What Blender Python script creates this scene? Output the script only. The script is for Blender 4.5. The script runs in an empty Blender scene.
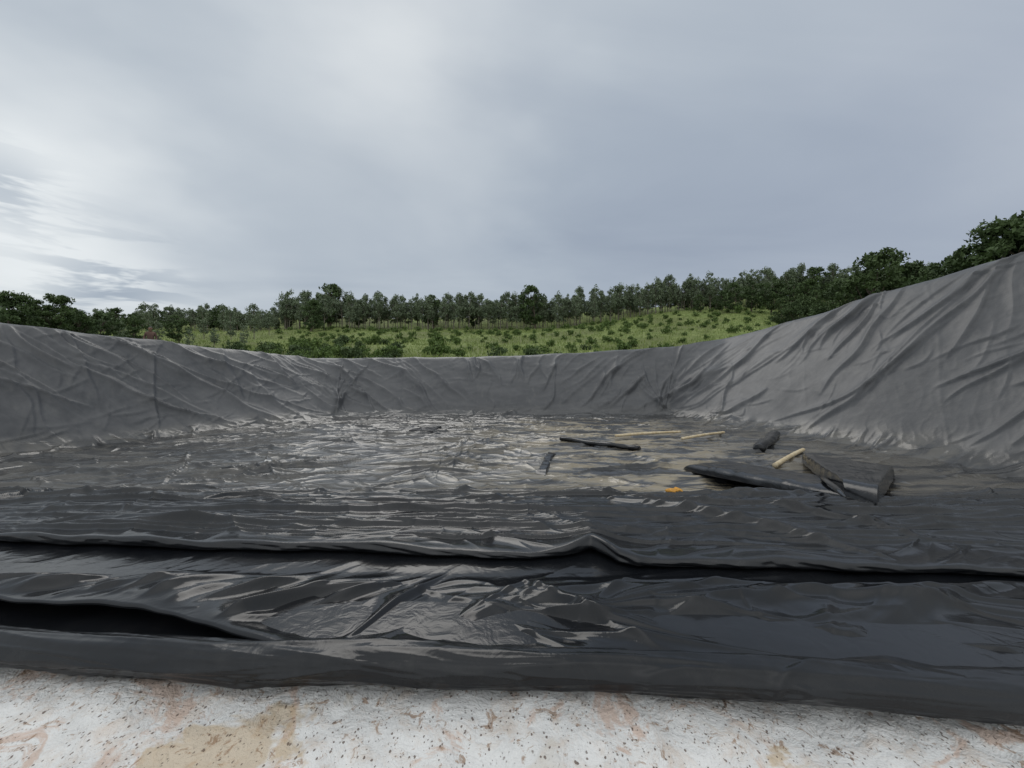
import bpy, math, random
import numpy as np
from mathutils import Vector
rng=np.random.default_rng(7); random.seed(7)
F=385.0; HY=372.0
sc=bpy.context.scene
sc.view_settings.view_transform='Standard'; sc.view_settings.look='None'; sc.view_settings.exposure=0
# ------------------------------------------------------------ noise
_r=np.random.default_rng(11)
PERM=_r.permutation(4096).astype(np.int64); GA=_r.random(4096)*2*np.pi
GX=np.cos(GA); GY=np.sin(GA)
def perlin(x,y,seed=0):
    xi=np.floor(x).astype(np.int64); yi=np.floor(y).astype(np.int64)
    xf=x-xi; yf=y-yi
    u=xf*xf*xf*(xf*(xf*6-15)+10); v=yf*yf*yf*(yf*(yf*6-15)+10)
    def g(ix,iy,dx,dy):
        h=PERM[(PERM[(ix+seed*131)&4095]+iy+seed*17)&4095]
        return GX[h]*dx+GY[h]*dy
    a=g(xi,yi,xf,yf); b=g(xi+1,yi,xf-1,yf); c=g(xi,yi+1,xf,yf-1); d=g(xi+1,yi+1,xf-1,yf-1)
    return ((a+(b-a)*u)+((c+(d-c)*u)-(a+(b-a)*u))*v)*1.5
def ridge(x,y,seed,w=0.35):
    n=np.abs(perlin(x,y,seed)); return np.exp(-n/w*2.0)
def fbm(x,y,seed,o=3):
    s=0;a=1
    for i in range(o):
        s=s+a*perlin(x*2**i,y*2**i,seed+i); a*=.5
    return s
def sstep(a,b,x):
    t=np.clip((x-a)/(b-a),0,1); return t*t*(3-2*t)
def creases(U,V,segs,mask=None):
    shp=U.shape; out=np.zeros(U.size)
    idx=np.arange(U.size) if mask is None else np.nonzero(mask.ravel())[0]
    u=U.ravel()[idx]; v=V.ravel()[idx]
    o=np.argsort(u,kind='stable'); us=u[o]; vs=v[o]; acc=np.zeros(len(us))
    for (u0,v0,u1,v1,amp,w,bow) in segs:
        L=math.hypot(u1-u0,v1-v0); ex=(u1-u0)/L; ey=(v1-v0)/L
        lo=min(u0,u1)-6*w-abs(bow); hi=max(u0,u1)+6*w+abs(bow)
        a=np.searchsorted(us,lo); b=np.searchsorted(us,hi)
        if b<=a: continue
        x=us[a:b]-u0; y=vs[a:b]-v0
        s=(x*ex+y*ey)/L; d=-x*ey+y*ex
        d=d-bow*np.sin(np.clip(s,0,1)*math.pi)-.25*w*np.sin(s*L*3.1+u0)
        tp=np.clip(s*(1-s)*4,0,1)**.7*((s>0)&(s<1))
        ww=w*(.4+.9*tp)
        prof=np.where(d>0,np.exp(-d/ww),np.exp(-(d/(ww*.45))**2))
        acc[a:b]+=amp*tp*prof
    out[idx[o]]=acc
    return out.reshape(shp)
# ------------------------------------------------------------ pond plan
BASE=np.array([(-17,-3),(-16.9,0),(-16.3,5),(-14.9,11.2),(-9.3,21.0),(-4,21.7),(3,22.0),(8.9,21.6),(11.0,14.5),(11.9,8.9),(12.7,4),(13,0),(13,-3)],float)
RIM=np.array([(-21,-3,2.2),(-20.8,0,2.1),(-19.6,5,1.95),(-17.4,13,1.65),(-15.8,16.9,1.36),(-14.6,20.2,1.10),(-12.9,24.5,0.86),(-7,24.9,0.90),(0,25.0,1.03),(6,25,1.34),(10.6,24.7,1.60),(13.3,24.2,2.1),(14.4,19.3,2.70),(15.0,16.6,3.10),(15.6,14.2,3.42),(16.2,12.1,3.77),(17.4,4,4.0),(17.8,0,4.1),(18,-3,4.1)],float)
def polyray(P,th):
    A=np.arctan2(P[:,0],P[:,1]); thc=np.clip(th,A[0]+1e-6,A[-1]-1e-6)
    i=np.clip(np.searchsorted(A,thc)-1,0,len(A)-2)
    p=P[i,:2]; q=P[i+1,:2]; dx=np.sin(thc); dy=np.cos(thc)
    e=q-p
    den=dx*e[...,1]-dy*e[...,0]
    r=(p[...,0]*e[...,1]-p[...,1]*e[...,0])/den
    t=((r*dx-p[...,0])*e[...,0]+(r*dy-p[...,1])*e[...,1])/(e**2).sum(-1)
    if P.shape[1]>2: return r, P[i,2]*(1-t)+P[i+1,2]*t
    return r
_t=np.linspace(-math.pi,math.pi,7201)
_rb=polyray(BASE,_t); _rr,_hr=polyray(RIM,_t)
_k=np.hanning(61); _k/=_k.sum()
sm=lambda a:np.convolve(np.pad(a,30,'edge'),_k,'valid')
_rb=sm(_rb);_rr=sm(_rr);_hr=sm(_hr)
Rb=lambda t:np.interp(t,_t,_rb); Rr=lambda t:np.interp(t,_t,_rr); Hr=lambda t:np.interp(t,_t,_hr)
def zf(y): return -1.6-0.9*sstep(3.9,8.6,y)
def hill(x,y):
    r=np.hypot(x,y)
    d=np.maximum(y,0.0)
    tn=x/np.maximum(y,20)
    top=13.2+8.5*sstep(-0.1,0.9,tn)-1.5*sstep(-0.4,-1.2,tn)
    h=0.6+ (top-0.6)*np.clip((d-34)/(118-34),0,1)**1.08 
    h=h+ 8.0*sstep(119,150,d)-34*sstep(220,700,r)
    h=h+1.2*perlin(x/30,y/30,5)*sstep(40,80,r)+0.25*perlin(x/6,y/6,6)*sstep(30,50,r)
    back=sstep(1.65,2.3,np.abs(np.arctan2(x,y)))
    side=sstep(0.9,1.5,np.abs(np.arctan2(x,y)))
    h=h*(1-side)+(1.2+ 4*sstep(0,60,x) + 0.5*perlin(x/20,y/20,8))*side
    return h*(1-back)+(-1.4)*back
def terrain(x,y):
    th=np.arctan2(x,y); r=np.hypot(x,y)
    rb=Rb(th); rr=Rr(th); hr=Hr(th)
    back=sstep(1.62,2.2,np.abs(th))
    fl=zf(y)
    t=np.clip((r-rb)/(rr-rb),0,1)
    z=(fl-0.05)+(hr-fl)*t*(1-back)- 0.16*np.clip(t*6,0,1)*(1-back)
    out=sstep(0.5,1.7,r-rr)
    z=z-0.95*out*(1-back)
    b=sstep(2.5,16,r-rr)
    z=z*(1-b)+hill(x,y)*b
    near=(r<rb)
    z=z+np.where(near,0.022*fbm(x*1.3,y*1.3,21,3)+0.007*perlin(x*9,y*9,25),0)*sstep(2.4,1.85,y)
    z=z-0.10*sstep(3.4,6.0,y)*(r<rb)-0.02*sstep(2.0,3.2,y)*(r<rb)
    return z
def wpos(px,py,lift=0.0):
    t=(px-512)/F; s=(py-HY)/F; d=5.0
    for _ in range(60): d=0.5*d+0.5*(-(zf(d)+lift))/s
    return Vector((t*d,d,float(zf(d))+lift))
# ------------------------------------------------------------ materials
def newmat(name):
    m=bpy.data.materials.new(name); m.use_nodes=True; nt=m.node_tree
    b=nt.nodes['Principled BSDF']; return m,nt,b
class NB:
    def __init__(s,nt): s.nt=nt
    def n(s,t,**k):
        nd=s.nt.nodes.new(t)
        for a,v in k.items(): setattr(nd,a,v)
        return nd
    def link(s,a,b): s.nt.links.new(a,b)
    def setin(s,sock,v):
        if hasattr(v,'is_output') : s.link(v,sock)
        else: sock.default_value=v
    def math(s,op,a,b=0.0,c=None,clamp=False):
        nd=s.n('ShaderNodeMath',operation=op,use_clamp=clamp); s.setin(nd.inputs[0],a); s.setin(nd.inputs[1],b)
        if c is not None: s.setin(nd.inputs[2],c)
        return nd.outputs[0]
    def mix(s,f,a,b):
        nd=s.n('ShaderNodeMix',data_type='RGBA'); s.setin(nd.inputs[0],f); s.setin(nd.inputs[6],a); s.setin(nd.inputs[7],b); return nd.outputs[2]
    def noise(s,vec,scale,detail=3,rough=.5,dist=0.0):
        nd=s.n('ShaderNodeTexNoise'); s.link(vec,nd.inputs['Vector']); nd.inputs['Scale'].default_value=scale
        nd.inputs['Detail'].default_value=detail; nd.inputs['Roughness'].default_value=rough; nd.inputs['Distortion'].default_value=dist
        return nd.outputs['Fac']
    def ramp(s,f,lo,hi,a=0.0,b=1.0):
        nd=s.n('ShaderNodeMapRange',interpolation_type='SMOOTHSTEP'); s.setin(nd.inputs[0],f)
        nd.inputs[1].default_value=lo; nd.inputs[2].default_value=hi; nd.inputs[3].default_value=a; nd.inputs[4].default_value=b
        return nd.outputs[0]
    def mapping(s,vec,scale,rot=(0,0,0)):
        nd=s.n('ShaderNodeMapping'); s.link(vec,nd.inputs[0]); nd.inputs['Scale'].default_value=scale; nd.inputs['Rotation'].default_value=rot; return nd.outputs[0]
    def bump(s,h,strength,dist):
        nd=s.n('ShaderNodeBump'); s.link(h,nd.inputs['Height']); nd.inputs['Strength'].default_value=strength; nd.inputs['Distance'].default_value=dist; return nd
def c4(r,g,b): return (r,g,b,1)
def liner_mat(name,attr=True,rough=0.24,dusty=0.25,ior=1.5):
    m,nt,b=newmat(name); N=NB(nt)
    pos=N.n('ShaderNodeNewGeometry').outputs['Position']
    n1=N.noise(pos,1.1,3,.6); n2=N.noise(pos,9,3,.65)
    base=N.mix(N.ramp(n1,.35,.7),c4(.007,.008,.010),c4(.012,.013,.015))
    dust=N.ramp(n2,.45,.75,0,dusty); base=N.mix(dust,base,c4(.085,.08,.073))
    rg=N.math('ADD',N.math('MULTIPLY',n1,.16),rough-.08)
    if attr:
        a=N.n('ShaderNodeAttribute',attribute_name='wall').outputs['Fac']
        mud=N.n('ShaderNodeAttribute',attribute_name='mud').outputs['Fac']
        dust_sheen=N.n('ShaderNodeAttribute',attribute_name='dust_sheen').outputs['Fac']
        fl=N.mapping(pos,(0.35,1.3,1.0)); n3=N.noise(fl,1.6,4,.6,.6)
        base=N.mix(N.math('MULTIPLY',dust_sheen,N.ramp(n3,.3,.65,.35,.95)),base,c4(.082,.082,.082))  # floor dust, its colour also lightened in place of missing sky sheen
        wallc=N.mix(N.ramp(n3,.3,.7),c4(.060,.062,.067),c4(.090,.091,.095))
        streak=N.noise(N.mapping(pos,(2.2,2.2,.25)),1.5,3,.6)
        wallc=N.mix(N.ramp(streak,.5,.75,0,.35),wallc,c4(.13,.128,.123))
        base=N.mix(a,base,wallc)
        rg=N.math('ADD',rg,N.math('MULTIPLY',a,.20))
        mm=N.math('MULTIPLY',mud,N.ramp(n3,.44,.56))
        base=N.mix(N.math('MULTIPLY',mm,.85),base,c4(.30,.255,.18))
        rg=N.math('SUBTRACT',rg,N.math('MULTIPLY',N.math('MULTIPLY',N.ramp(n3,.42,.5),N.math('SUBTRACT',1.0,a)),.07))
    N.link(base,b.inputs['Base Color']); N.link(rg,b.inputs['Roughness'])
    b.inputs['IOR'].default_value=ior
    bp=N.bump(N.noise(pos,7,3,.55,.8),.20,.02); N.link(bp.outputs[0],b.inputs['Normal'])
    return m
M_liner=liner_mat('pond_liner_black',True,.25,.12,1.48)
M_fold=liner_mat('liner_sheet_glossy',False,.15,.03,1.42)
M_roll=liner_mat('liner_roll',False,.20,.08,1.42)
def simple(name,col,rough=.6,col2=None,scale=5,bump=0):
    m,nt,b=newmat(name);N=NB(nt); pos=N.n('ShaderNodeTexCoord').outputs['Object']
    n=N.noise(pos,scale,3,.6)
    N.link(N.mix(N.ramp(n,.35,.65),c4(*col),c4(*(col2 or tuple(x*.6 for x in col)))),b.inputs['Base Color'])
    b.inputs['Roughness'].default_value=rough
    if bump: N.link(N.bump(n,.6,bump).outputs[0],b.inputs['Normal'])
    return m
def soil_mat():
    m,nt,b=newmat('ground_soil'); N=NB(nt)
    pos=N.n('ShaderNodeNewGeometry').outputs['Position']
    a1=N.noise(pos,2.6,6,.7,.9); a2=N.noise(pos,6.5,6,.72,.5); a3=N.noise(pos,28,4,.7); big=N.noise(pos,1.3,5,.65,.6)
    soil=N.mix(N.ramp(a2,.46,.70),c4(.82,.81,.79),c4(.74,.66,.59))
    soil=N.mix(N.ramp(a1,.54,.62,0,.75),soil,c4(.66,.48,.38))
    soil=N.mix(N.ramp(big,.57,.62,0,.65),soil,c4(.58,.43,.25))
    soil=N.mix(N.ramp(N.noise(pos,12,5,.75,.8),.56,.64,0,.75),soil,c4(.34,.20,.11))
    v=N.n('ShaderNodeTexVoronoi'); N.link(N.mapping(pos,(1,.7,1),(0,0,.5)),v.inputs['Vector']); v.inputs['Scale'].default_value=58
    sp=N.math('MULTIPLY',N.math('LESS_THAN',v.outputs['Distance'],N.ramp(a3,.4,.7,.05,.40)),N.ramp(a2,.34,.48))
    soil=N.mix(N.math('MULTIPLY',sp,.85),soil,c4(.13,.085,.06))
    N.link(soil,b.inputs['Base Color']); b.inputs['Roughness'].default_value=.65
    b.inputs['Specular IOR Level'].default_value=.3
    h=N.math('ADD',N.math('MULTIPLY',a2,1.0),N.math('ADD',N.math('MULTIPLY',a3,.35),N.math('MULTIPLY',sp,-.25)))
    N.link(N.bump(h,1.0,.04).outputs[0],b.inputs['Normal'])
    return m
def grass_mat():
    m,nt,b=newmat('ground_grass'); N=NB(nt)
    pos=N.n('ShaderNodeNewGeometry').outputs['Position']
    f1=N.noise(pos,.07,4,.6,.4); f2=N.noise(pos,.6,4,.7); f3=N.noise(pos,3.0,2,.7)
    gr=N.mix(N.ramp(f2,.35,.65),c4(.14,.19,.055),c4(.24,.28,.10))
    gr=N.mix(N.ramp(f1,.42,.6,0,.7),gr,c4(.13,.14,.06))
    gr=N.mix(N.ramp(f3,.58,.72,0,.5),gr,c4(.08,.11,.035))
    N.link(gr,b.inputs['Base Color']); b.inputs['Roughness'].default_value=.85; b.inputs['Specular IOR Level'].default_value=.1
    return m
# ------------------------------------------------------------ mesh helpers
def mesh_np(name,V,Q,mats,smooth=True,attrs=None,matidx=None):
    me=bpy.data.meshes.new(name); k=Q.shape[1]
    me.vertices.add(len(V)); me.vertices.foreach_set('co',np.ascontiguousarray(V,dtype=np.float32).ravel())
    me.loops.add(Q.size); me.loops.foreach_set('vertex_index',Q.astype(np.int32).ravel())
    me.polygons.add(len(Q)); me.polygons.foreach_set('loop_start',np.arange(0,Q.size,k,dtype=np.int32))
    me.polygons.foreach_set('loop_total',np.full(len(Q),k,dtype=np.int32))
    for m in mats: me.materials.append(m)
    if matidx is not None: me.polygons.foreach_set('material_index',matidx.astype(np.int32))
    me.update(calc_edges=True); me.validate()
    me.polygons.foreach_set('use_smooth',np.full(len(me.polygons),smooth,dtype=bool))
    for a,v in (attrs or {}).items():
        at=me.attributes.new(a,'FLOAT','POINT'); at.data.foreach_set('value',v.astype(np.float32).ravel())
    return me
def gridq(n,m,wrap=False):
    i=np.arange(n*m).reshape(n,m)
    if wrap: i=np.concatenate([i,i[:,:1]],1)
    return np.stack([i[:-1,:-1],i[:-1,1:],i[1:,1:],i[1:,:-1]],-1).reshape(-1,4)
def obj(name,me,parent=None,loc=(0,0,0)):
    o=bpy.data.objects.new(name,me); sc.collection.objects.link(o); o.location=loc
    if parent: o.parent=parent
    return o
def gridobj(name,X,Y,Z,mat,parent=None,attrs=None,wrap=False,flip=False,matidx=None):
    n,m=X.shape; Q=gridq(n,m,wrap)
    if flip: Q=Q[:,::-1]
    return obj(name,mesh_np(name,np.stack([X,Y,Z],-1).reshape(-1,3),Q,mat if isinstance(mat,list) else [mat],True,attrs,matidx),parent)
# ------------------------------------------------------------ ground
th=np.concatenate([np.linspace(-math.pi,-1.0,120)[:-1],np.linspace(-1.0,1.0,560),np.linspace(1.0,math.pi,120)[1:]])
rr_=np.concatenate([[0.02],np.geomspace(.4,2500,660)])
T,R=np.meshgrid(th,rr_); X=R*np.sin(T); Y=R*np.cos(T); Z=terrain(X,Y)
gm=(R>Rr(T)+.7+.5*perlin(X,Y,3))[:-1,:-1].ravel().astype(int)
gridobj('ground',X,Y,Z,[soil_mat(),grass_mat()],flip=True,matidx=gm)
# ------------------------------------------------------------ main liner (A)
thA=np.concatenate([np.linspace(-1.42,-.99,90)[:-1],np.linspace(-.99,.99,1250),np.linspace(.99,1.42,90)[1:]])
pxs=np.array([-400,0,120,240,330,400,470,530,565,592,620,640,720,800,900,1024,1500]); pys=np.array([546,548,553,557,560,562,563,567,563,556,571,575,576,578,582,585,590])
dl=1.6*F/(pys-HY); tanA=np.tan(thA)
yl=np.interp(tanA,(pxs-512)/F,dl)
k2=np.hanning(15);k2/=k2.sum(); yl=np.convolve(np.pad(yl,7,'edge'),k2,'valid')
yl=yl+.045*perlin(tanA*3.1,tanA*0,31)+.022*perlin(tanA*9,tanA*0,32)
r0=np.minimum(yl/np.cos(thA),Rr(thA)*.97)
rl=.036+.020*perlin(tanA*2.2,tanA*0+.5,33)+.014*perlin(tanA*7,tanA*0+.5,34)+.030*np.exp(-((tanA-.2)/.10)**2)
rl=np.clip(rl,.016,.09)
rg=np.random.default_rng(5)
wseg=[]
for i in range(150):
    s=rg.uniform(-19,19); sg=math.tanh(s/18*3.2); L=rg.uniform(1.5,5.8)
    lean=(rg.normal(.85,.35))*sg+rg.normal(0,.15)
    h0=rg.uniform(-.2,3.2); h1=min(5.3,h0+L)
    wseg.append((s,h0,s+lean*(h1-h0)*1.1,h1,rg.uniform(.05,.17),rg.uniform(.06,.18),rg.normal(0,.22)))
for i in range(260):
    s=rg.uniform(-19,19); a=rg.uniform(-.5,1.5)*(1 if s>0 else -1); L=rg.uniform(.4,1.8); h=rg.uniform(0,5)
    wseg.append((s,h,s+L*math.cos(a),h+L*math.sin(abs(a)),rg.uniform(.012,.055),rg.uniform(.025,.07),rg.normal(0,.1)))
for cs in (-.42*18,.385*18):
    for k in range(9):
        a=1.57+(k-4)*.16+rg.normal(0,.04); L=rg.uniform(3,5.5); s0=cs+(k-4)*.12
        wseg.append((s0,-.1,s0+L*math.cos(a),L*math.sin(a),rg.uniform(.06,.15),rg.uniform(.06,.14),rg.normal(0,.2)))
fseg=[]
for i in range(460):
    y=4.3+17.5*rg.random(); x=rg.uniform(-15,13); a=rg.normal(.0,.45) if rg.random()<.7 else rg.uniform(0,3.1); L=rg.uniform(.8,4.5)
    fseg.append((x,y,x+L*math.cos(a),y+L*math.sin(a),rg.uniform(.025,.09),rg.uniform(.04,.13),rg.normal(0,.2)))
for i in range(60):
    y=3.5+1.6*rg.random(); x=rg.uniform(-7,5); a=rg.normal(-.02,.08); L=rg.uniform(1.2,5)
    fseg.append((x,y,x+L*math.cos(a),y+L*math.sin(a),rg.uniform(.012,.040),rg.uniform(.025,.07),rg.normal(0,.08)))
fseg+=[(-8,4.42,8,4.10,.060,.09,.06),(-8,4.0,2.2,3.85,.030,.07,-.05),(-.5,3.75,6,3.55,.035,.08,.05)]
def surfA(T,R,r0,rl):
    X=R*np.sin(T); Y=R*np.cos(T); rb=Rb(T); rr=Rr(T); hr=Hr(T); fl=zf(Y)
    hr=hr+.05*perlin(T*14,T*0,41)
    t=(R-rb)/(rr-rb); w=.05
    ts=w*np.logaddexp(0,t/w)
    tt=1-(w*.5)*np.logaddexp(0,(1-ts)/(w*.5))
    Z=fl+(hr-fl)*tt
    Z=Z-.5*sstep(.5,1.4,R-rr)
    wall=sstep(-.06,.10,t)*1.0
    over=sstep(1.25,1.0,t)
    wx=X+.5*perlin(X*.6,Y*.6,51); wy=Y+.5*perlin(X*.6,Y*.6,52)
    far=sstep(4.5,7.5,R)
    f=.030*(ridge(wx*.75+wy*.5,wy*1.3-wx*.25,54)-.3)*(.2+.8*far)
    f+=.012*(ridge(wx*1.9-wy*.7,wy*2.4+wx*.6,55)-.3)
    f+=.007*perlin(wx*3,wy*3.5,56)
    f+=.06*perlin(X*.35,Y*.6,57)*far
    f+=creases(X,Y,fseg,(t<.1))
    nr=(1-far)
    f+=nr*(.020*(ridge(wx*.22+3,wy*2.6+.3*wx*.22,58,.25)-.25))
    S=T*18.0; tc=np.clip(t,-.3,1.4); H=tc*5.0
    g=creases(S+.12*perlin(S*.8,H*.8,60),H+.12*perlin(S*.8,H*.8,59),wseg,(t>-.1)&(t<1.3))
    g+=.022*perlin(S*1.1+.4*H,H*1.1,66)+.010*perlin(S*2.6,H*2.2,67)
    g+=.007*(ridge(S*3.1-.8*H,H*2.3+.7*S,68,.4)-.3)
    g+=.12*perlin(S*.25,H*.3,69)
    sg=np.tanh(T*3.2)
    sm_=np.abs(((S+.5*tc*sg+.10*perlin(H*.5,S*.1,75))/3.4)%1.0-.5)*3.4
    g+=.009*np.exp(-(sm_/.05)**2)
    D=f*(1-sstep(-.03,.12,t))+g*wall*over
    D+=.05*np.exp(-((t-.02)/.06)**2)*np.clip(ridge(S*.8,T*0,70,.5)*1.2,0,1)
    slope=np.arctan2(hr-fl,rr-rb)*sstep(-.02,.08,t)*over
    e=R-r0; fade=sstep(0,.18,e)
    D=D*fade
    R2=R-D*np.sin(slope); Z=Z+D*np.cos(slope)
    Z=Z+.045+2*rl*np.exp(-(e/.34)**1.5) - .015*np.exp(-(e/.3))
    return R2*np.sin(T),R2*np.cos(T),Z,sstep(.0,.16,t+.05*perlin(S,H,71))
nr_=800
rs=r0+rl; rend=Rr(thA)+1.5
v=np.linspace(0,1,nr_)[:,None]
RA=rs[None]*(rend/rs)[None]**v
TA=np.broadcast_to(thA[None],RA.shape)
XA,YA,ZA,WA=surfA(TA,RA,rs[None],rl[None])
z0=ZA[0]
rows=[]
base_z=z0-2*rl
for k in range(7):
    q=1-k/6.0; rows.append((rs+.45*q,base_z))
for a in np.linspace(-90,90,22)[1:-1]:
    ar=math.radians(a); dk=math.cos(ar)*rl*.35*(perlin(tanA*12+a*.02,tanA*0+a*.012,35)+perlin(tanA*26,tanA*0+a*.02,36)*.6)
    rows.append((rs-rl*1.25*math.cos(ar)+dk,base_z+rl+rl*math.sin(ar)))
LR=np.array([r for r,_ in rows]); LZ=np.array([z for _,z in rows])
TL=np.broadcast_to(thA[None],LR.shape)
XX=np.concatenate([LR*np.sin(TL),XA]); YY=np.concatenate([LR*np.cos(TL),YA]); ZZ=np.concatenate([LZ,ZA])
WW=np.concatenate([LR*0,WA])
mud=sstep(6,8,YY)*sstep(21,18,YY)*(np.exp(-((XX-3.5)/4.2)**2)*1.0+.12)*(1-WW)
dust_sheen=sstep(5.0,8.0,YY)
liner=gridobj('pond_liner',XX,YY,ZZ,M_liner,attrs={'wall':WW,'mud':mud,'dust_sheen':dust_sheen},flip=True)
# ------------------------------------------------------------ foreground sheet (B)
xb=np.linspace(-7,7,1500)
def edgeC(x): return 1.84-.058*x+.02*np.sin(x*1.3+.5)
lf=sstep(-1.0,-2.4,xb)
gapL=.30*lf+.11
yb0=edgeC(xb)+gapL+.03*perlin(xb*1.2,xb*0,81)+.015*perlin(xb*4,xb*0,80)-.03*sstep(.9,1.6,xb)
rlb=.012+.007*perlin(xb*1.6,xb*0+.4,82)+.006*lf
rlb=np.clip(rlb,.006,.08)
nb=460; v=np.linspace(0,1,nb)[:,None]
YB=(yb0+rlb)[None]+(3.95-(yb0+rlb)[None])*v; XB=np.broadcast_to(xb[None],YB.shape)
wx=XB+.25*perlin(XB*.9,YB*.9,83); wy=YB+.2*perlin(XB*.9,YB*.9,84)
left=sstep(.2,-.9,XB)
bseg=[]
for i in range(40):
    x=rg.uniform(-4.5,-.2); y=rg.uniform(2.05,2.7); a=rg.normal(.70,.22); L=rg.uniform(.5,1.5)
    bseg.append((x,y,x+L*math.cos(a),y+L*math.sin(a),rg.uniform(.012,.045),rg.uniform(.04,.12),rg.normal(0,.08)))
for i in range(62):
    x=rg.uniform(-.9,4.5); y=rg.uniform(2.0,2.95); a=rg.normal(-.12,.4); L=rg.uniform(.4,1.9)
    bseg.append((x,y,x+L*math.cos(a),y+L*math.sin(a),rg.uniform(.008,.035),rg.uniform(.03,.10),rg.normal(0,.1)))
bseg.append((-.93,2.12,-.42,3.1,.05,.05,.03)); bseg.append((.35,2.2,1.1,3.0,.03,.06,.05))
for (x,y,a,L,am,w_) in [(1.0,2.35,.25,1.6,.05,.10),(1.7,2.7,-.2,1.7,.05,.12),(2.2,2.25,.35,1.3,.05,.10),(.8,2.75,.05,1.2,.04,.09),(2.7,2.6,.15,1.5,.05,.10)]:
    bseg.append((x,y,x+L*math.cos(a),y+L*math.sin(a),am,w_,.08))
fB=creases(XB,YB,bseg)+.030*perlin(XB*.8,YB*1.5,89)+.005*perlin(wx*4,wy*4.5,90)+.026*perlin(wx*1.9,wy*2.4,93)
fB=fB+left*.016*(ridge((wx*.75-wy*.9)*2.4,(wx+wy)*.3,85,.4)-.3)
fB=fB*(1-.85*sstep(2.65,3.0,YB))
e=YB-(yb0+rlb)[None]
ZB=-1.6+.045+fB*sstep(0,.16,e)+2*rlb[None]*np.exp(-(e/.45)**1.5)-.03*sstep(2.6,3.0,YB)
ZB=ZB+(.060*lf)[None]*np.exp(-(e/.40)**2)
climb=np.exp(-(e/.16)**2)*.065*(1-lf); ZB=ZB+climb
z0=ZB[0]; rows=[]
for k in range(6): rows.append((yb0+rlb+.5*(1-k/5.),z0-2*rlb-.03*(1-k/5.)))
for a in np.linspace(-90,90,20)[1:-1]:
    ar=math.radians(a); rows.append((yb0+rlb-rlb*1.3*math.cos(ar),z0-rlb+rlb*math.sin(ar)))
YY=np.concatenate([np.array([r for r,_ in rows]),YB]); ZZ=np.concatenate([np.array([z for _,z in rows]),ZB]); XX=np.broadcast_to(xb[None],YY.shape)
gridobj('folded_liner_sheet',XX,YY,ZZ,M_fold,flip=True)
xu,yu=np.meshgrid(np.linspace(-7,7,300),np.linspace(0,1,60)); yu=edgeC(xu)+.08+yu*1.9
gridobj('gap_shade_sheet',xu,yu,-1.598+.008*perlin(xu*2,yu*3,151),M_roll,flip=True)  # dark sheet added so the gap under the fold reads as shadow
# ------------------------------------------------------------ edge roll (C)
xc=np.linspace(-7.5,7.5,1500); na=72
ang=np.linspace(0,2*np.pi,na,endpoint=False)[:,None]
cx=xc[None]
ry=.105+.018*perlin(xc*.9,xc*0,95)+.03*sstep(.8,2.2,xc); rz=.078+.010*perlin(xc*1.1,xc*0,96)-.004*sstep(.8,2.2,xc)
ca=np.cos(ang); sa=np.sin(ang)
dd=1+.05*(ridge(cx*.5+ca*.6,ang*1.3+cx*.35,97,.3)-.3)+.06*(ridge(cx*1.3,ang*1.6-cx*.8,98,.3)-.3)+.05*perlin(cx*1.6,ca*1.5+sa*.7,99)
cs_=[]
for i in range(60):
    x=rg.uniform(-7,7); a0=rg.uniform(1.2,5.5); L=rg.uniform(.3,1.6); cs_.append((x,a0,x+L,a0+rg.normal(0,.7),rg.uniform(.06,.22),rg.uniform(.05,.14),rg.normal(0,.1)))
dd=dd+creases(np.broadcast_to(cx,dd.shape).copy(),np.broadcast_to(ang,dd.shape).copy(),cs_)
yc=edgeC(xc)+.10+.02*perlin(xc*.8,xc*0,100)
YC=yc[None]+ry[None]*np.sign(ca)*np.abs(ca)**.95*dd; ZC=-1.6+rz[None]*.9+rz[None]*np.sign(sa)*np.abs(sa)**.95*dd
XC=np.broadcast_to(cx,YC.shape)
gridobj('liner_edge_roll',XC.T,YC.T,ZC.T,M_roll,wrap=True)
# ------------------------------------------------------------ tubes
def tube(pts,radii,seg=14,flat=1.0,wob=0.0,seed=0):
    pts=[Vector(p) for p in pts]; n=len(pts); V=[]
    for i,p in enumerate(pts):
        d=(pts[min(i+1,n-1)]-pts[max(i-1,0)]).normalized()
        s=d.cross(Vector((0,0,1)))
        if s.length<1e-3: s=Vector((1,0,0))
        s.normalize(); u=s.cross(d).normalized()
        for k in range(seg):
            a=2*math.pi*k/seg
            rr=radii[i]*(1+(wob*float(perlin(np.array(i*.16+seed),np.array(math.cos(a)*1.2+math.sin(a)+5),seed+3)) if wob else 0))
            V.append(p+s*math.cos(a)*rr+u*math.sin(a)*rr*flat)
    Q=[]
    for i in range(n-1):
        for k in range(seg):
            k1=(k+1)%seg; Q.append((i*seg+k,i*seg+k1,(i+1)*seg+k1,(i+1)*seg+k))
    V=[tuple(v) for v in V]
    c0=len(V); V.append(tuple(pts[0])); V.append(tuple(pts[-1]))
    for k in range(seg):
        k1=(k+1)%seg; Q.append((c0,k1,k,k)); Q.append((c0+1,(n-1)*seg+k,(n-1)*seg+k1,(n-1)*seg+k1))
    return V,[q if q[2]!=q[3] else q[:3] for q in Q]
def tubeobj(name,pts,radii,mat,parent=None,**k):
    V,Q=tube(pts,radii,**k); me=bpy.data.meshes.new(name); me.from_pydata(V,[],Q); me.materials.append(mat)
    for p in me.polygons: p.use_smooth=True
    return obj(name,me,parent)
M_bam=simple('bamboo_pole_tan',(.70,.59,.40),.5,(.56,.44,.26),8,.002)
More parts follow.
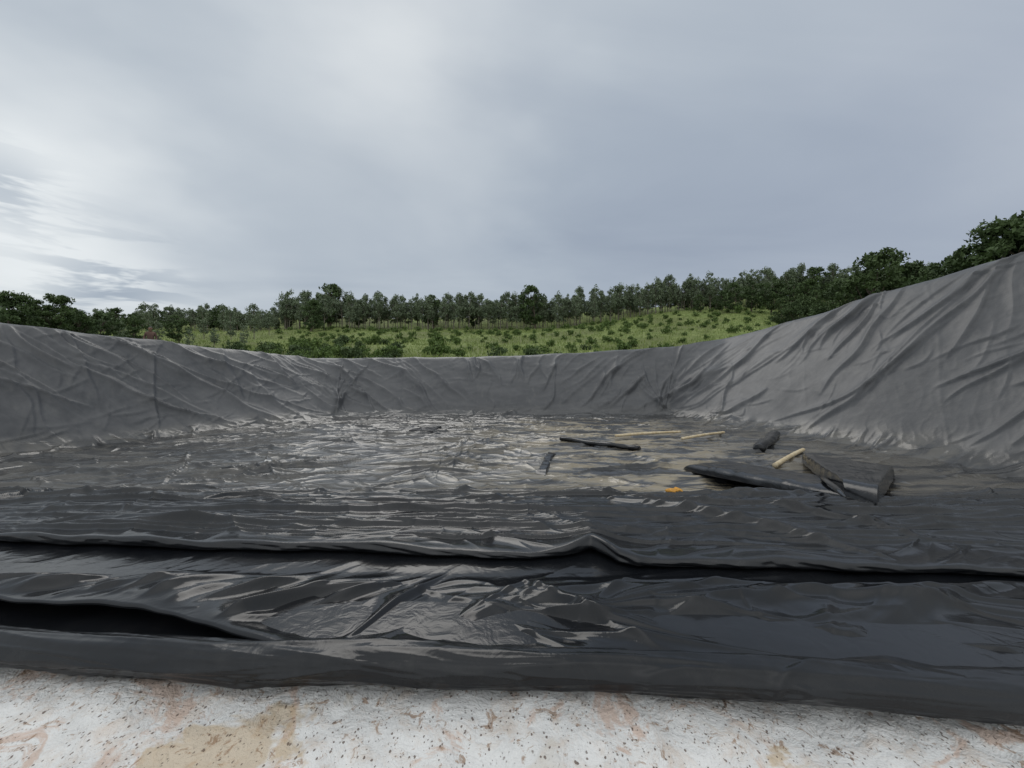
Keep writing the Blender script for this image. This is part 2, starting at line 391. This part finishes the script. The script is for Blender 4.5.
def bamboo(a,b,r):
    a=Vector(a);b=Vector(b); n=int((b-a).length/.02); P=[];Rr_=[]
    for i in range(n+1):
        t=i/n; P.append(a.lerp(b,t)+Vector((0,0,.02*math.sin(t*3.1)))); d=(i%16)
        Rr_.append(r*(1-.15*t)*(1.10 if d==0 else (.96 if d in(1,15) else 1)))
    tubeobj('bamboo_pole',P,Rr_,M_bam,seg=12)
bamboo(wpos(616,436,.19),wpos(681,432,.19),.050)
bamboo(wpos(683,439,.18),wpos(725,432.5,.18),.050)
bamboo(wpos(777,466,.13),wpos(805,450,.15),.060)
def lroll(name,pxa,pxb,r,flat=.6,lift=.07):
    a=wpos(*pxa,lift);b=wpos(*pxb,lift); n=44
    P=[a.lerp(b,i/n)+Vector((0,.05*math.sin(i*.21),.010*math.sin(i*.3))) for i in range(n+1)]
    return tubeobj(name,P,[r*(.85+.15*min(1,i/3,(n-i)/3)) for i in range(n+1)],M_roll,seg=24,flat=flat,wob=.25,seed=int(pxa[0]))
lroll('rolled_liner_offcut',(561,439),(640,449),.13,.6,.14)
lroll('rolled_liner_offcut',(761,449),(777,434),.18,.8,.17)
def slab(name,c,th_,seed,parent,mat=None,amp=.04,wob=1.0,edw=.05):
    n,m=90,90; u=np.linspace(0,1,n)[:,None]; v=np.linspace(0,1,m)[None]
    c=[np.array(x) for x in c]
    P=((1-u)*(1-v))[...,None]*c[0]+(u*(1-v))[...,None]*c[1]+(u*v)[...,None]*c[2]+((1-u)*v)[...,None]*c[3]
    X,Y,Z=P[...,0],P[...,1],P[...,2]
    ed=np.minimum(np.minimum(u,1-u),np.minimum(v,1-v)); lift=th_*np.sqrt(np.clip(1-(1-np.clip(ed/edw,0,1))**2,0,1))
    Zt=Z+lift+amp*(ridge(X*1.1+Y*.5,Y*1.6,seed,.3)-.3)*np.clip(ed/.1,0,1)+amp*.5*(ridge(X*3,Y*3,seed+1,.3)-.3)*np.clip(ed/.1,0,1)
    X=X+.04*wob*perlin(X*2,Y*2,seed+2);Y=Y+.06*wob*perlin(X*1.5,Y*2,seed+3)
    o=gridobj(name,X,Y,Zt,mat or M_roll,parent); return o
E=bpy.data.objects.new('folded_liner_piece',None); sc.collection.objects.link(E)
W=lambda px,py,l=.04:tuple(wpos(px,py,l))
slab('lower_flap',[W(684,471,.0),W(868,508,.0),W(884,496,.02),W(722,466,.0)],.18,110,E,None,.02,.5,.12)
slab('upper_flap',[W(803,462,.05),W(848,502,.05),W(882,509,.05),W(898,477,.05)],.25,120,E,M_roll,.02,.4)
P=[wpos(804+ (850-804)*i/30,460+(499-460)*i/30,.30)+Vector((0,.01*math.sin(i*.5),0)) for i in range(31)]
tubeobj('turned_edge',P,[.035*min(1,.2+i/6,.2+(30-i)/6) for i in range(31)],M_fold,E,seg=16,flat=.6,wob=.2,seed=9)
slab('liner_offcut',[W(535,476),W(546,478),W(556,455),W(549,453)],.10,130,None,M_fold,.015,.6,.3)
slab('liner_offcut',[W(408,433),W(432,434),W(441,429),W(420,430)],.12,140,None,None,.02)
M_or=simple('orange_cloth',(.72,.38,.07),.8,(.50,.24,.04),20)
gl=wpos(674,493,.10)
def glove():
    E=bpy.data.objects.new('work_glove',None); sc.collection.objects.link(E)
    tubeobj('palm',[gl+Vector((x,.02*x,.02)) for x in np.linspace(-.10,.06,9)],[.03,.045,.052,.056,.058,.058,.055,.05,.03],M_or,E,seg=14,flat=.6,wob=.2)
    for k,(dy,L) in enumerate(((-.045,.09),(-.015,.11),(.015,.10),(.042,.075))):
        tubeobj('finger_%d'%(k+1),[gl+Vector((.04+L*t,dy*(1+.5*t),.025+.03*math.sin(t*3)-.02*t)) for t in np.linspace(0,1,8)],[.018,.018,.017,.017,.016,.015,.013,.006],M_or,E,seg=10)
    tubeobj('thumb',[gl+Vector((-.05+.05*t,-.05-.06*t,.03)) for t in np.linspace(0,1,6)],[.02,.02,.018,.017,.014,.006],M_or,E,seg=10)
glove()
M_wh=simple('white_plastic',(.7,.7,.68),.4)
slab('plastic_scrap',[W(261,467),W(268,468),W(270,463),W(264,463)],.07,150,None,M_wh)
# ------------------------------------------------------------ trees
def leafmat(name,a,b_,c):
    m,nt,b=newmat(name);N=NB(nt)
    at=N.n('ShaderNodeAttribute',attribute_name='tone').outputs['Fac']
    oi=N.n('ShaderNodeObjectInfo').outputs['Random']
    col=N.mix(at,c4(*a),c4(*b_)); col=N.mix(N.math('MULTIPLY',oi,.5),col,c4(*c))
    N.link(col,b.inputs['Base Color']); b.inputs['Roughness'].default_value=.7; b.inputs['Specular IOR Level'].default_value=.2
    return m
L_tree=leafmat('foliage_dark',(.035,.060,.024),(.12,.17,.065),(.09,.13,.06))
L_ridge=leafmat('foliage_ridge_haze',(.10,.13,.085),(.23,.28,.17),(.20,.24,.16))  # greens made paler, distance haze is put into the leaf colour
L_bush=leafmat('foliage_shrub',(.06,.10,.028),(.17,.24,.07),(.11,.17,.05))
L_grass=leafmat('tall_grass',(.14,.20,.045),(.32,.38,.13),(.24,.29,.11))
M_bark=simple('bark',(.16,.13,.10),.9,(.09,.07,.055),6)
M_barkp=simple('bark_pale',(.26,.23,.19),.9,(.15,.13,.11),6)
def leaves(centres,rad,per,size,seed,droop=.3,zs=.7):
    r=np.random.default_rng(seed); C=np.repeat(centres,per,0); Rd=np.repeat(rad,per)[:,None]
    d=r.normal(size=C.shape); d/=np.linalg.norm(d,axis=1)[:,None]
    p=C+d*Rd*(r.random((len(C),1))**.45)*np.array([1,1,zs])
    a=r.normal(size=C.shape); a/=np.linalg.norm(a,axis=1)[:,None]; a[:,2]-=droop
    b=np.cross(a,r.normal(size=C.shape)); b/=np.linalg.norm(b,axis=1)[:,None]
    s=size*(.6+.8*r.random((len(C),1)))
    V=np.stack([p-a*s*.5,p+b*s*.28,p+a*s*.55,p-b*s*.28],1).reshape(-1,3)
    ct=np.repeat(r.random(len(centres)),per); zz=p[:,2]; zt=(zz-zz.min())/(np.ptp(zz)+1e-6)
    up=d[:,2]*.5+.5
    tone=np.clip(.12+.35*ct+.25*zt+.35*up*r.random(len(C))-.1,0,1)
    return V,np.repeat(tone,4)
def make_tree(name,seed,H,cr,trunkfrac,ncl,per,ls,lmat,bark,tr=.14,clr=.3,zs=.7):
    r=np.random.default_rng(seed); V=[];Q=[]
    def addt(pts,rad,seg=6):
        v,q=tube(pts,rad,seg=seg); o=len(V); V.extend(v)
        for f in q:
            f=list(f)+([f[-1]] if len(f)==3 else []); Q.append([x+o for x in f])
    ht=H*.8; bend=r.normal(size=2)*H*.03
    tp=[Vector((bend[0]*(t**2),bend[1]*t*t,ht*t)) for t in np.linspace(-.03,1,9)]
    addt(tp,[tr*(1.25-t) for t in np.linspace(0,1.05,9)])
    cz0=H*trunkfrac; cc=[];rad=[]
    for i in range(ncl):
        u=r.random(); z=cz0+(H-cz0)*u
        prof=math.sin(math.pi*min(1,(.12+.83*u)))**.7
        a=r.random()*6.283; rr=cr*prof*(r.random()**.5)*(.75+.5*r.random())
        cc.append((bend[0]+math.cos(a)*rr,bend[1]+math.sin(a)*rr,z)); rad.append(cr*clr*(.6+.7*r.random()))
    for c in cc[:min(16,ncl)]:
        z0=max(cz0*.75,c[2]-H*.18-.3*math.hypot(c[0],c[1])); t=z0/ht
        s=Vector((bend[0]*t*t,bend[1]*t*t,z0)); e=Vector(c); m_=s.lerp(e,.5)+Vector((0,0,-.04*H))
        addt([s,m_,e],[tr*.42,tr*.25,tr*.07],5)
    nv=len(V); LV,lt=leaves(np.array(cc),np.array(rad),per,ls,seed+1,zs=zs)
    VV=np.concatenate([np.array([tuple(x) for x in V]),LV]); nq=len(LV)//4
    QQ=np.array(Q); tri=QQ[:,2]==QQ[:,3]; quad=QQ[~tri]
    LQ=np.arange(nq*4).reshape(-1,4)+nv
    AQ=np.concatenate([quad,LQ]); mid=np.concatenate([np.zeros(len(quad)),np.ones(nq)])
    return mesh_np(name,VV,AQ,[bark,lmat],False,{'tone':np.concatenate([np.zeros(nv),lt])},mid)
def empty(n):
    e=bpy.data.objects.new(n,None); sc.collection.objects.link(e); return e
def tz(x,y): return float(terrain(np.array([x]),np.array([y]))[0])
def put(name,me,x,y,s,parent,sink=.1,sz=1.0):
    o=obj(name,me,parent,(x,y,tz(x,y)-sink)); o.rotation_euler=(0,0,random.random()*6.28); o.scale=(s,s,s*sz); return o
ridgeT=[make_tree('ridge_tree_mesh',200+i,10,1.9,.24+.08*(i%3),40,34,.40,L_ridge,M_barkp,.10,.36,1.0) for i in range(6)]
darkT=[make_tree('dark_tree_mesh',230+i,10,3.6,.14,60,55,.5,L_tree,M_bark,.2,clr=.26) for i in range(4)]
forest=empty('ridge_forest')
for row,dep in enumerate((116,119,123,128,134)):
    x=-1.35*dep
    while x<1.25*dep:
        px=512+F*x/dep
        h=.84+.30*random.random()
        if px<280: h*=.70
        if 285<px<345: h*=1.1
        if random.random()<.97:
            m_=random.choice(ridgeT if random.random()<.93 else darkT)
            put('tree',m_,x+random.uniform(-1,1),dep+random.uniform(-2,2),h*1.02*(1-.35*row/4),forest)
        x+=random.uniform(1.7,3.2)
grove=empty('grove')
def at(px,dep): return ((px-512)/F*dep,dep)
def tree_top(name,me,px,dep,topy,H,parent):
    x,y_=at(px,dep); z=tz(x,y_); s=((HY-topy)/F*dep-z+.1)/H
    return put(name,me,x,y_,s,parent)
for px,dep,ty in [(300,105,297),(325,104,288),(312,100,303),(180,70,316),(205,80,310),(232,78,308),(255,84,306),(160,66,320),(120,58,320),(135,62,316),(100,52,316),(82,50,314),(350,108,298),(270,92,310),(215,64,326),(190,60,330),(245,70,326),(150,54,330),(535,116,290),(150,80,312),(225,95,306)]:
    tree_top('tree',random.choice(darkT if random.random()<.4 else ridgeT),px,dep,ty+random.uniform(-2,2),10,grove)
for px,dep,ty in [(735,95,284),(750,96,282),(770,92,278),(790,88,282),(805,84,280),(815,80,292),(720,100,292),(700,105,296),(825,70,298),(780,80,300),(795,70,303)]:
    tree_top('tree',random.choice(darkT),px,dep,ty+random.uniform(-2,2),10,grove)
nearT=[make_tree('near_tree_mesh',260+i,8,2.9,.18,90,120,.24,L_tree,M_bark,.16,clr=.22) for i in range(4)]
for i,(px,dep,ty) in enumerate([(868,33,256),(905,34,266),(845,36,283),(1005,26,226),(1045,25,205),(975,28,246),(1100,26,215),(10,40,294),(58,44,297),(-40,36,290),(32,46,306),(932,32,284),(80,48,310),(800,42,300)]):
    tree_top('broadleaf_tree',nearT[i%4],px,dep,ty,8,None)
def make_bush(name,seed,r_,per,ls,mat,ncl=14):
    r=np.random.default_rng(seed); c=r.normal(size=(ncl,3))*np.array([.38,.38,.28])*r_; c[:,2]=np.abs(c[:,2])+.45*r_
    V,t=leaves(c,np.full(ncl,.42*r_),per,ls,seed+1,zs=.9); nq=len(V)//4
    return mesh_np(name,V,np.arange(nq*4).reshape(-1,4),[mat],False,{'tone':t})
bushes=[make_bush('shrub_mesh',300+i,1.0,26,.28,L_bush,12) for i in range(4)]
shr=empty('plantation_shrubs')
ca_,sa_=math.cos(.18),math.sin(.18)
for i in range(-32,36):
    for j in range(0,19):
        u=i*4.3+random.uniform(-1.1,1.1); v_=j*4.3+random.uniform(-.8,.8)
        x=u*ca_-v_*sa_; y_=40+u*sa_*.6+v_*ca_
        if y_<38 or y_>114 or abs(x/y_)>1.0 or x/y_<-.62 or random.random()<.18: continue
        put('shrub',random.choice(bushes),x,y_,random.uniform(.4,1.0)*(1.5 if random.random()<.06 else 1),shr)
wild=empty('hedge_shrubs')
dbush=[make_bush('hedge_shrub_mesh',320+i,1.5,60,.3,L_tree if i<2 else L_bush,18) for i in range(4)]
for k in range(150):
    px=random.uniform(60,400) if k<85 else random.uniform(-200,1250); dep=random.uniform(33,60) if k<85 else random.uniform(34,50)
    x,y_=at(px,dep)
    if 400<px<690 and random.random()<.6: continue
    put('shrub',random.choice(dbush),x,y_,random.uniform(.4,.9 if px<400 else .7),wild,.2)
def blades(n,fx,hmin,hmax,wd,seed,name):
    r=np.random.default_rng(seed); x,y_=fx(r,n); z=terrain(x,y_)
    h=r.uniform(hmin,hmax,n)*(.5+np.clip(.7+perlin(x*.3,y_*.3,77),0,1.3)); a=r.random(n)*6.283; l=r.normal(size=(n,2))*.3
    w=wd*(.6+r.random(n)); dx=np.cos(a)*w; dy=np.sin(a)*w
    b0=np.stack([x-dx,y_-dy,z-.05],-1); b1=np.stack([x+dx,y_+dy,z-.05],-1)
    m1=np.stack([x+dx*.6+l[:,0]*h*.4,y_+dy*.6+l[:,1]*h*.4,z+h*.65],-1); tp=np.stack([x+l[:,0]*h,y_+l[:,1]*h,z+h],-1)
    V=np.stack([b0,b1,m1,tp],1).reshape(-1,3); t=np.repeat(r.random(n),4)
    obj(name,mesh_np(name,V,np.arange(4*n).reshape(-1,4),[L_grass],False,{'tone':t}))
def fa(r,n):
    th_=r.uniform(-1.15,1.15,n); rr=Rr(th_)+1.6+r.random(n)**1.3*12; return rr*np.sin(th_),rr*np.cos(th_)
blades(16000,fa,.3,.8,.025,1,'bank_grass')
def fb(r,n):
    d=38+80*r.random(n)**.9; t=r.uniform(-1.3,1.1,n); return t*d,d
blades(40000,fb,.12,.4,.07,2,'field_grass')
# ------------------------------------------------------------ person behind the bank
def person():
    x,y_=-16.75,17.9; g=tz(x,y_)
    M_sh=simple('shirt_brown',(.15,.085,.065),.8); M_sk=simple('skin',(.24,.14,.09),.6); M_tr=simple('trousers_dark',(.04,.045,.06),.8); M_ha=simple('hair_black',(.015,.013,.012),.6)
    e=empty('person'); e.location=(x,y_,g+.12); e.rotation_euler=(0,0,.6)
    def skin(name,vs,es,rs_,mat,root=0):
        me=bpy.data.meshes.new(name); me.from_pydata(vs,es,[]); me.materials.append(mat); o=obj(name,me,e)
        m_=o.modifiers.new('s','SKIN'); 
        for i,sv in enumerate(me.skin_vertices[0].data): sv.radius=(rs_[i][0],rs_[i][1]); sv.use_root=(i==root)
        s=o.modifiers.new('d','SUBSURF'); s.levels=2; s.render_levels=2; m_.use_smooth_shade=True; return o
    skin('legs',[(0,0,.86),(.09,0,.80),(.10,-.01,.45),(.10,.02,-.04),(.10,-.12,-.08),(-.09,0,.80),(-.12,-.03,.45),(-.13,.02,-.04),(-.14,-.12,-.08)],[(0,1),(1,2),(2,3),(3,4),(0,5),(5,6),(6,7),(7,8)],[(.13,.10),(.09,.09),(.06,.06),(.04,.04),(.035,.03),(.09,.09),(.06,.06),(.04,.04),(.035,.03)],M_tr)
    skin('torso_and_arms',[(0,0,.88),(0,0,1.08),(0,0,1.28),(0,0,1.40),(.15,0,1.32),(.21,.02,1.08),(.18,-.14,.95),(-.15,0,1.32),(-.22,.0,1.08),(-.20,-.14,.94)],[(0,1),(1,2),(2,3),(2,4),(4,5),(5,6),(2,7),(7,8),(8,9)],[(.14,.10),(.12,.09),(.12,.09),(.05,.05),(.055,.055),(.043,.043),(.032,.032),(.055,.055),(.043,.043),(.032,.032)],M_sh)
    skin('head',[(0,0,1.36),(0,-.01,1.44),(0,-.02,1.52),(0,-.01,1.58)],[(0,1),(1,2),(2,3)],[(.05,.05),(.06,.065),(.078,.09),(.06,.07)],M_sk)
    skin('hair',[(0,.03,1.52),(0,.02,1.58),(0,0,1.615)],[(0,1),(1,2)],[(.078,.075),(.082,.088),(.05,.06)],M_ha)
    tubeobj('nose',[Vector((0,-.10,1.53)),Vector((0,-.125,1.50))],[.008,.014],M_sk,e,seg=8)
    for sx in(-1,1):
        tubeobj('ear',[Vector((sx*.082,0,1.54)),Vector((sx*.085,0,1.50))],[.014,.01],M_sk,e,seg=8)
        tubeobj('eye',[Vector((sx*.03,-.098,1.545)),Vector((sx*.03,-.108,1.545))],[.010,.008],M_ha,e,seg=8)
        hx=.18 if sx>0 else -.20
        tubeobj('palm',[Vector((hx,-.14,.95)),Vector((hx,-.19,.90))],[.03,.035],M_sk,e,seg=10,flat=.5)
        for f in range(5): tubeobj('finger',[Vector((hx-.03+.015*f,-.185,.905)),Vector((hx-.032+.016*f,-.23,.87)),Vector((hx-.03+.015*f,-.235,.84))],[.009,.008,.006],M_sk,e,seg=8)
person()
# ------------------------------------------------------------ world
w=bpy.data.worlds.new('World'); sc.world=w; w.use_nodes=True; nt=w.node_tree; N=NB(nt)
bg=nt.nodes['Background']; D=N.n('ShaderNodeTexCoord').outputs['Generated']
def dirn(px,py):
    return Vector(((px-512)/F,1,(HY-py)/F)).normalized()
def blobv(vec,k,dv=None):
    vm=N.n('ShaderNodeVectorMath',operation='DOT_PRODUCT'); N.link(dv or D,vm.inputs[0]); vm.inputs[1].default_value=vec
    return N.math('EXPONENT',N.math('MULTIPLY',N.math('SUBTRACT',vm.outputs['Value'],1.0),k))
nz=N.n('ShaderNodeTexNoise'); N.link(N.mapping(D,(1,1,2.2)),nz.inputs['Vector']); nz.inputs['Scale'].default_value=2.2; nz.inputs['Detail'].default_value=4
wv=N.n('ShaderNodeVectorMath',operation='MULTIPLY_ADD'); N.link(nz.outputs['Color'],wv.inputs[0]); wv.inputs[1].default_value=(.7,.7,.5); N.link(D,wv.inputs[2])
wv2=N.n('ShaderNodeVectorMath',operation='SUBTRACT'); N.link(wv.outputs[0],wv2.inputs[0]); wv2.inputs[1].default_value=(.35,.35,.25)
wn=N.n('ShaderNodeVectorMath',operation='NORMALIZE'); N.link(wv2.outputs[0],wn.inputs[0]); WD=wn.outputs[0]
def blob(px,py,k,warp=True): return blobv(dirn(px,py),k,WD if warp else None)
sep=N.n('ShaderNodeSeparateXYZ'); N.link(D,sep.inputs[0])
zc=N.math('ADD',N.math('MAXIMUM',sep.outputs['Z'],0.0),.22)
cmb=N.n('ShaderNodeCombineXYZ'); N.link(N.math('DIVIDE',sep.outputs['X'],zc),cmb.inputs[0]); N.link(N.math('DIVIDE',sep.outputs['Y'],zc),cmb.inputs[1])
cp=cmb.outputs[0]
n2=N.noise(N.mapping(cp,(.5,1.0,1),(0,0,-.35)),1.1,5,.55,.6)
val=N.math('ADD',.395,N.math('MULTIPLY',N.math('SUBTRACT',n2,.5),.38))
for px,py,k,a in [(400,60,34,.18),(450,130,10,.05),(0,255,40,.26),(60,270,14,.18),(620,210,14,-.07),(980,30,10,.08),(900,180,18,-.03),(480,285,50,.07),(240,220,22,-.05),(150,20,16,-.03)]:
    val=N.math('ADD',val,N.math('MULTIPLY',blob(px,py,k),a))
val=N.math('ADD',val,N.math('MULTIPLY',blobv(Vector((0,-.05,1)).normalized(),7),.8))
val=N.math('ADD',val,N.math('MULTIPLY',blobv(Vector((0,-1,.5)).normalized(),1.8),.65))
band=N.noise(N.mapping(D,(4,4,20)),1.5,4,.6,.3)
bm=N.math('MULTIPLY',N.ramp(band,.46,.60),N.math('ADD',blob(110,290,260,False),N.math('MULTIPLY',blob(10,190,700,False),.8)))
val=N.math('SUBTRACT',val,N.math('MULTIPLY',bm,.36))
cr=N.n('ShaderNodeValToRGB'); N.link(N.math('MULTIPLY',val,.6),cr.inputs[0]); el=cr.color_ramp.elements
el[0].position=.12*.6; el[0].color=c4(.21,.26,.34); el[1].position=1.0; el[1].color=c4(1.5,1.53,1.55)
for p,c in [(.30,(.30,.355,.44)),(.42,(.39,.45,.525)),(.58,(.54,.595,.65)),(.85,(.80,.84,.86))]:
    e_=cr.color_ramp.elements.new(p*.6); e_.color=c4(*c)
sky=N.n('ShaderNodeTexSky',sky_type='NISHITA'); sky.sun_disc=False; sky.sun_elevation=math.radians(42); sky.sun_rotation=math.radians(-17)
sk=N.n('ShaderNodeVectorMath',operation='SCALE'); N.link(sky.outputs[0],sk.inputs[0]); sk.inputs['Scale'].default_value=.06
mixc=N.mix(.94,sk.outputs[0],cr.outputs[0])
purp=N.mix(N.math('MULTIPLY',blob(900,180,10),.3),mixc,c4(.33,.37,.49))
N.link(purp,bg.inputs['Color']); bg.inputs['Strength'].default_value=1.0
sun=bpy.data.lights.new('sun','SUN'); sun.energy=.6; sun.angle=math.radians(32); sun.color=(1,.96,.9)
so=bpy.data.objects.new('sun',sun); sc.collection.objects.link(so)
sd=dirn(400,20); so.rotation_euler=sd.to_track_quat('Z','Y').to_euler()
# ------------------------------------------------------------ camera
cam=bpy.data.cameras.new('camera'); co=bpy.data.objects.new('camera',cam); sc.collection.objects.link(co)
cam.sensor_width=36; cam.lens=36*F/1024; cam.clip_end=5000; cam.clip_start=.05
co.location=(0,0,0); co.rotation_euler=(math.radians(90)-math.atan(12/F),0,0); sc.camera=co
